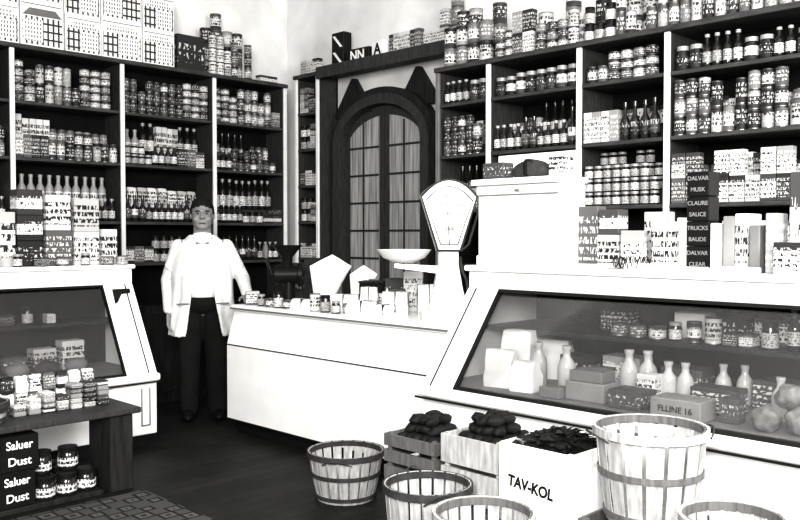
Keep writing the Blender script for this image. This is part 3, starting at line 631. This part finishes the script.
crate_carton('lettered_box','dark lettered box partly hidden under the bench',(1.53,4.68,.031),0,.2,.14,.19,black,'box',('Saluer','Dust'),white,group='lettered boxes under the bench')
bigjar=lathemesh([(0,0,0),(.05,0,0),(.055,.01,0),(.055,.02,1),(.056,.021,1),(.056,.07,0),(.055,.071,0),(.05,.1,2),(.053,.1,2),(.053,.125,2),(0,.125)],[dglass,pwhite,black],18)
for i,(x_,y_,z) in enumerate([(1.92,4.66,0),(2.04,4.66,0),(2.16,4.68,0),(1.95,4.8,0),(2.08,4.8,0),(1.93,4.73,.126),(2.08,4.73,.126),(1.97,4.93,0),(2.1,4.93,0)]):
    put('squat_jar',bigjar,None,(x_,y_,.0306+z),(0,0,i),'squat dark jar with pale label under the bench','jar','squat jars under the bench')
bx('floor_rug',None,(1.2,2.6,.0005),(2.42,4.5,.012),rugm,.004,label='patterned woven rug with scattered motifs on floor',cat='rug')
# ---------------------------------------------------------------- baskets and crates in front
basket('dark-hooped split-wood bushel basket on the floor',(3.17,3.6,0),.21,.16,.27,dk=True,ha=R(35),up=.03)
basket('tall pale bushel basket with dark rim beside crates',(2.545,2.385,0),.178,.13,.46,dk=True,ha=R(60),up=.05)
basket('pale bushel basket in front of the crates',(2.40,1.97,0),.18,.135,.47,dk=False,ha=R(20),up=.02)
basket('large pale bushel basket raised on a wooden box',(2.835,1.55,.4406),.198,.155,.34,dk=False,ha=R(-35),n=16,up=.03)
basket('smaller pale basket raised on a low box',(2.60,1.14,.3206),.155,.125,.28,dk=False,ha=R(10),up=.01)
def woodcrate(label,loc,rz,w,d,h,m=woodm,slats=3,name='wooden_crate',solid=False,lines=(),g=None):
    E=top(name,label,'crate',loc,rz,g)
    t=.012
    bx('bottom',E,(0,0,0),(w,d,t),m,.002)
    gap=h/slats
    for nm,lo,hi in (('side_front',(0,0),(w,t)),('side_back',(0,d-t),(w,d)),('side_end',(0,t+.0005),(t,d-t-.0005)),('side_end',(w-t,t+.0005),(w,d-t-.0005))):
        bm=bmesh.new()
        for s in range(slats if not solid else 1):
            z0=t+.001+s*gap; z1=t+(s+1)*gap-(.018 if not solid else 0)
            if solid: z1=h
            bmesh.ops.create_cube(bm,size=1,matrix=Matrix.Translation(((lo[0]+hi[0])/2,(lo[1]+hi[1])/2,(z0+min(z1,h))/2))@Matrix.Diagonal((hi[0]-lo[0],hi[1]-lo[1],min(z1,h)-z0,1)))
        put(nm,tomesh(bm,nm,m),E)
    for x_ in (t+.001,w-t-.021):
        for y_ in (t+.001,d-t-.021): bx('corner_post',E,(x_,y_,t),(x_+.02,y_+.02,h),m,.001)
    for i,l in enumerate(lines):
        text(E,l,.06,(w*.44,-.0015,h*.5-i*.09),black,sx=.85,rot=(R(90),R(6),0),wt=.035)
    return E
woodcrate('upturned plain wooden box carrying a large basket',(2.65,1.735,0),R(-90),.37,.37,.44,solid=True,name='wooden_box')
woodcrate('plain wooden box carrying a small basket',(2.45,1.29,0),R(-90),.29,.3,.32,solid=True,name='wooden_box')
E=top('low_platform','low plank platform holding produce crates','bench',(2.76,2.86,0),R(-90))
bx('board',E,(0,0,.31),(1.12,.3,.34),woodm)
for x_ in (.02,1.04):
    for y_ in (.01,.23): bx('leg',E,(x_,y_,0),(x_+.06,y_+.06,.309),woodm)
PZ=.3406
woodcrate('slatted wooden crate filled with dark vegetables',(2.745,2.85,PZ),R(-90),.32,.31,.22,m=woodm,g='produce crates')
woodcrate('pale crate of dark produce with raised sides',(2.74,2.49,PZ),R(-91),.33,.3,.28,m=wood,slats=2,g='produce crates')
woodcrate('white lettered box of dark leafy produce',(2.68,2.12,PZ),R(-90),.34,.35,.31,m=paper,solid=True,lines=('TAV-KOL',),g='produce crates')
vm=[lump(.034,i+40,(1.5,.8,.75),.3) for i in range(5)]
def heap(cx,cy,z0,w,d,nx,ny,layers,grp,lab):
    for k in range(layers):
        for i in range(nx-k//2):
            for j in range(ny-k):
                x_=cx+(i-(nx-k//2-1)/2)*(d/nx); y_=cy+(j-(ny-k-1)/2)*(w/ny)
                put('vegetable',random.choice(vm),None,(x_+random.uniform(-.006,.006),y_,z0+.03+k*.04),(0,random.uniform(-.2,.2),random.uniform(-.5,.5)),lab,'vegetable',grp)
heap(2.90,2.69,PZ+.13,.27,.26,3,6,4,'vegetables in the slatted crate','dark vegetable heaped in slatted crate')
heap(2.89,2.32,PZ+.19,.27,.26,3,6,4,'vegetables in the pale crate','dark vegetable heaped in pale crate')
E=top('leafy_greens','dark leafy bunch spilling over white box','vegetable',(2.855,1.95,PZ+.25),0)
bm=bmesh.new()
for i in range(420):
    ox=random.uniform(-.13,.13); oy=random.uniform(-.13,.13)
    o=Vector((ox,oy,random.uniform(.0,.03)+.075*(1-(ox*ox+oy*oy)/.034)))
    a=random.uniform(0,6.28); el=random.uniform(-.2,.35); L_=random.uniform(.03,.06); d=Vector((math.cos(a)*math.cos(el),math.sin(a)*math.cos(el),math.sin(el))); s=d.cross(Vector((0,0,1))).normalized()*.014
    e=o+d*L_
    if abs(e.x)>.158 or abs(e.y)>.155: continue
    vs=[bm.verts.new(o),bm.verts.new(o+d*L_*.6+s+Vector((0,0,.01))),bm.verts.new(e),bm.verts.new(o+d*L_*.6-s)]; bm.faces.new(vs)
put('leaves',tomesh(bm,'leaves',leafm),E,kind='stuff')
put('stem_bundle',lump(.13,77,(1.08,1.08,.55),.15,prod,3),E,(0,0,.02))
# ---------------------------------------------------------------- shopkeeper
def caps(bm,p,q,r1,r2,seg=14):
    p=Vector(p);q=Vector(q); d=q-p; L=d.length
    bmesh.ops.create_uvsphere(bm,u_segments=seg,v_segments=8,radius=r1,matrix=Matrix.Translation(p))
    bmesh.ops.create_uvsphere(bm,u_segments=seg,v_segments=8,radius=r2,matrix=Matrix.Translation(q))
    if L>1e-4:
        m=Matrix.Translation((p+q)/2)@d.to_track_quat('Z','Y').to_matrix().to_4x4()
        bmesh.ops.create_cone(bm,cap_ends=True,segments=seg,radius1=r1,radius2=r2,depth=L,matrix=m)
def ell(bm,c,r,rot=None):
    m=Matrix.Translation(c)@(rot.to_matrix().to_4x4() if rot else Matrix())@Matrix.Diagonal((r[0],r[1],r[2],1))
    bmesh.ops.create_uvsphere(bm,u_segments=20,v_segments=14,radius=1,matrix=m)
def remesh(bm,name,mat,vox,parent,sm=4,**k):
    me=tomesh(bm,name,mat); o=bpy.data.objects.new('t',me); C.objects.link(o)
    r=o.modifiers.new('r','REMESH'); r.mode='VOXEL'; r.voxel_size=vox; r.use_smooth_shade=True
    s=o.modifiers.new('s','SMOOTH'); s.iterations=sm; s.factor=.5
    me2=evalmesh(o); me2.materials.clear(); me2.materials.append(mat)
    for p_ in me2.polygons: p_.use_smooth=True
    return put(name,me2,parent,**k)
PX,PY=3.74,5.97
MAN=top('person','man in open white coat, dark trousers, hand on counter','person',(PX,PY,0),R(-32))
shR=(.185,.0,1.375); elR=(.315,-.04,1.12); wrR=(.335,-.30,1.01)
shL=(-.185,.0,1.375); elL=(-.27,.03,1.11); wrL=(-.262,-.05,.87)
HS=1.15
def hz(p_): return Vector((p_[0]*HS,p_[1]*HS,(p_[2]-1.56)*HS+1.535))
hb=bmesh.new()
ell(hb,(0,.01,1.655),(.075,.095,.107)); ell(hb,(0,-.02,1.60),(.068,.068,.07)); ell(hb,(0,-.048,1.562),(.046,.042,.028))
caps(hb,(0,-.088,1.652),(0,-.106,1.625),.010,.015); ell(hb,(0,-.078,1.67),(.048,.016,.010))
for s in (-1,1):
    ell(hb,(s*.077,.012,1.638),(.009,.016,.028)); ell(hb,(s*.036,-.058,1.612),(.028,.026,.026)); ell(hb,(s*.013,-.098,1.622),(.009,.01,.008))
ell(hb,(0,-.082,1.583),(.026,.010,.009))
for v in hb.verts: v.co=hz(v.co)
me=tomesh(hb,'h',skin); bm=bmesh.new(); bm.from_mesh(me)
caps(bm,(0,.015,1.40),(0,.0,1.57),.074,.070)
ell(bm,(0,0,1.25),(.18,.12,.20)); ell(bm,(0,-.03,1.07),(.18,.14,.17)); ell(bm,(0,0,.94),(.17,.125,.13))
caps(bm,(-.16,0,1.375),(.16,0,1.375),.06,.06)
for s in (-1,1):
    caps(bm,(s*.09,0,.9),(s*.1,-.015,.5),.088,.058); caps(bm,(s*.1,-.015,.5),(s*.105,.015,.09),.058,.038); caps(bm,(s*.105,.01,.06),(s*.12,-.15,.035),.036,.026)
caps(bm,shR,elR,.055,.042); caps(bm,elR,wrR,.042,.028); caps(bm,shL,elL,.055,.042); caps(bm,elL,wrL,.042,.028)
def hand(bm,w,fd,side,nrm,curl):
    w=Vector(w);fd=Vector(fd).normalized();side=Vector(side).normalized();nrm=Vector(nrm).normalized()
    rot=Matrix((side,fd,nrm)).transposed().to_quaternion()
    ell(bm,w+fd*.045,(.042,.052,.017),rot)
    for i,(o,L) in enumerate(((-.034,.068),(-.0115,.08),(.0115,.075),(.034,.06))):
        p0=w+fd*.075+side*o*.9; p1=w+fd*.092+side*o*1.05
        d1=(fd-nrm*curl).normalized(); d2=(fd-nrm*curl*2.4).normalized()
        p2=p1+d1*L*.5; p3=p2+d2*L*.42
        caps(bm,p0,p1,.010,.0095,8); caps(bm,p1,p2,.0095,.0088,8); caps(bm,p2,p3,.0088,.0075,8)
    t0=w+fd*.02-side*.03; t1=t0-side*.03+fd*.03-nrm*.008; t2=t1-side*.008+fd*.03-nrm*.01
    caps(bm,t0,t1,.014,.011,8); caps(bm,t1,t2,.011,.009,8)
hand(bm,(.335,-.31,1.0),(.05,-1,-.16),(1,.05,0),(0,-.1,1),.13)
hand(bm,(-.262,-.055,.86),(.02,-.15,-1),(-.35,-1,.1),(-1,.3,0),.35)
remesh(bm,'body',skin,.0055,MAN,2)
for s in (-1,1):
    bm=bmesh.new(); ell(bm,(0,0,0),(.010,.006,.0045)); put('eye',tomesh(bm,'eye',black,60),MAN,hz((s*.030,-.0835,1.650)))
    bm=bmesh.new(); ell(bm,(0,0,0),(.021,.006,.005)); put('eyebrow',tomesh(bm,'brow',black,60),MAN,hz((s*.031,-.0885,1.668)),(0,s*.12,0))
bm=bmesh.new(); ell(bm,(0,0,0),(.026,.006,.004)); put('mouth',tomesh(bm,'mouth',black,60),MAN,hz((0,-.092,1.584)))
bm=bmesh.new(); bmesh.ops.create_uvsphere(bm,u_segments=48,v_segments=36,radius=1)
for v in bm.verts:
    r_=1+.02*mnoise.noise(v.co*6); v.co=Vector((v.co.x*.083*r_,v.co.y*.102*r_+.013,v.co.z*.113*r_+1.66))
dl=[v for v in bm.verts if v.co.z<1.70+ (.004-.3*abs(v.co.x) if v.co.y<-.035 else (-.10 if v.co.y>.03 else -.05))]
bmesh.ops.delete(bm,geom=dl,context='VERTS')
for v in bm.verts: v.co=hz(v.co)
o=put('hair',tomesh(bm,'hair',hairm,80),MAN); sm=o.modifiers.new('s','SOLIDIFY'); sm.thickness=.010
bm=bmesh.new(); ell(bm,(0,-.005,1.25),(.19,.135,.18)); ell(bm,(0,-.035,1.08),(.192,.155,.155)); caps(bm,(-.14,0,1.37),(.14,0,1.37),.066,.066); caps(bm,(0,.014,1.40),(0,.004,1.455),.084,.078)
remesh(bm,'shirt',shirt,.009,MAN,3)
bm=bmesh.new(); ell(bm,(0,-.01,.94),(.188,.155,.11))
for s in (-1,1):
    caps(bm,(s*.092,0,.9),(s*.105,-.015,.5),.108,.09); caps(bm,(s*.105,-.015,.5),(s*.11,.01,.12),.09,.078); caps(bm,(s*.11,.01,.12),(s*.11,.005,.085),.078,.075)
remesh(bm,'trousers',trou,.009,MAN,3)
for s in (-1,1):
    bm=bmesh.new(); ell(bm,(s*.108,.02,.06),(.05,.07,.058)); ell(bm,(s*.12,-.11,.045),(.05,.11,.043))
    for v in bm.verts: v.co.z=max(.002,v.co.z)
    put('shoe',tomesh(bm,'shoe',leath,60),MAN)
lev=[(.66,.255,.180,.0,34),(.80,.246,.182,0,28),(.95,.236,.184,-.01,22),(1.08,.232,.182,-.015,18),(1.22,.228,.168,-.01,17),(1.32,.215,.148,0,21),(1.39,.18,.118,.005,28),(1.435,.125,.098,.01,36),(1.475,.092,.090,.01,46)]
bm=bmesh.new(); rows=[]; n=72
for z,rx,ry,cy,g in lev:
    row=[]
    for i in range(n+1):
        a=-math.pi/2+R(g)+(2*math.pi-2*R(g))*i/n
        k=1+(.06*math.sin(8*a+z*5)+.035*math.sin(15*a-z*9))*max(0,min(1,(1.35-z)*2))
        row.append(bm.verts.new((rx*k*math.cos(a),cy+ry*k*math.sin(a),z)))
    rows.append(row)
for j in range(len(rows)-1):
    for i in range(n): bm.faces.new((rows[j][i],rows[j][i+1],rows[j+1][i+1],rows[j+1][i]))
me=tomesh(bm,'c',coatm); o=bpy.data.objects.new('t',me); C.objects.link(o); m_=o.modifiers.new('s','SOLIDIFY'); m_.thickness=.02; m_.offset=0
ss=o.modifiers.new('ss','SUBSURF'); ss.levels=1
me=evalmesh(o); bm=bmesh.new(); bm.from_mesh(me)
def lerp(a,b,t): return Vector(a)*(1-t)+Vector(b)*t
for sh,el,wr in ((shR,elR,wrR),(shL,elL,wrL)):
    caps(bm,sh,lerp(sh,el,.5),.064,.060); caps(bm,lerp(sh,el,.5),el,.060,.056); caps(bm,el,lerp(el,wr,.5),.056,.048); caps(bm,lerp(el,wr,.5),lerp(el,wr,.93),.048,.044)
    for k_,t in enumerate((.35,.6,.82)):
        c=lerp(sh,el,t)+Vector((0,-.014,0)); ell(bm,c,(.062,.062,.012),Euler((.5,.5 if (sh[0]>0)^(k_==1) else -.5,0)))
    c=lerp(el,wr,.3); ell(bm,c,(.054,.054,.012),Euler((.6,.2,0)))
remesh(bm,'coat',coatm,.0075,MAN,2)
for s in (-1,1):
    prism('lapel',MAN,[(s*.05,-.110,1.455),(s*.115,-.128,1.37),(s*.135,-.152,1.31),(s*.105,-.166,1.29),(s*.06,-.20,1.10),(s*.045,-.176,1.27)],(0,-.007,0),coatm)
    bx('pocket_edge',MAN,(s*.15-.05,-.19,.93),(s*.15+.05,-.175,.94),grey,.002)
# ---------------------------------------------------------------- lights
def area(name,loc,tgt,sx,sy,e):
    l=bpy.data.lights.new(name,'AREA'); l.shape='RECTANGLE'; l.size=sx; l.size_y=sy; l.energy=e; l.color=(1,.985,.95)
    o=bpy.data.objects.new(name,l); C.objects.link(o); o.location=loc
    o.rotation_euler=(Vector(tgt)-Vector(loc)).to_track_quat('-Z','Y').to_euler()
area('window_light',(-1.0,-.6,2.7),(4,4.2,1.5),2.2,1.6,640)
area('window_light_side',(2.6,-1.6,2.9),(4,4,1.6),1.6,1.2,230)
w=bpy.data.worlds.new('w'); S.world=w; w.use_nodes=True; bg=w.node_tree.nodes['Background']; bg.inputs[0].default_value=(.92,.91,.87,1); bg.inputs[1].default_value=.36
cd=bpy.data.cameras.new('camera'); cd.lens=36*860/800; cd.sensor_width=36
co=bpy.data.objects.new('camera',cd); C.objects.link(co); co.location=(0,0,1.47); co.rotation_euler=(R(90-1.666),0,R(-45)); S.camera=co
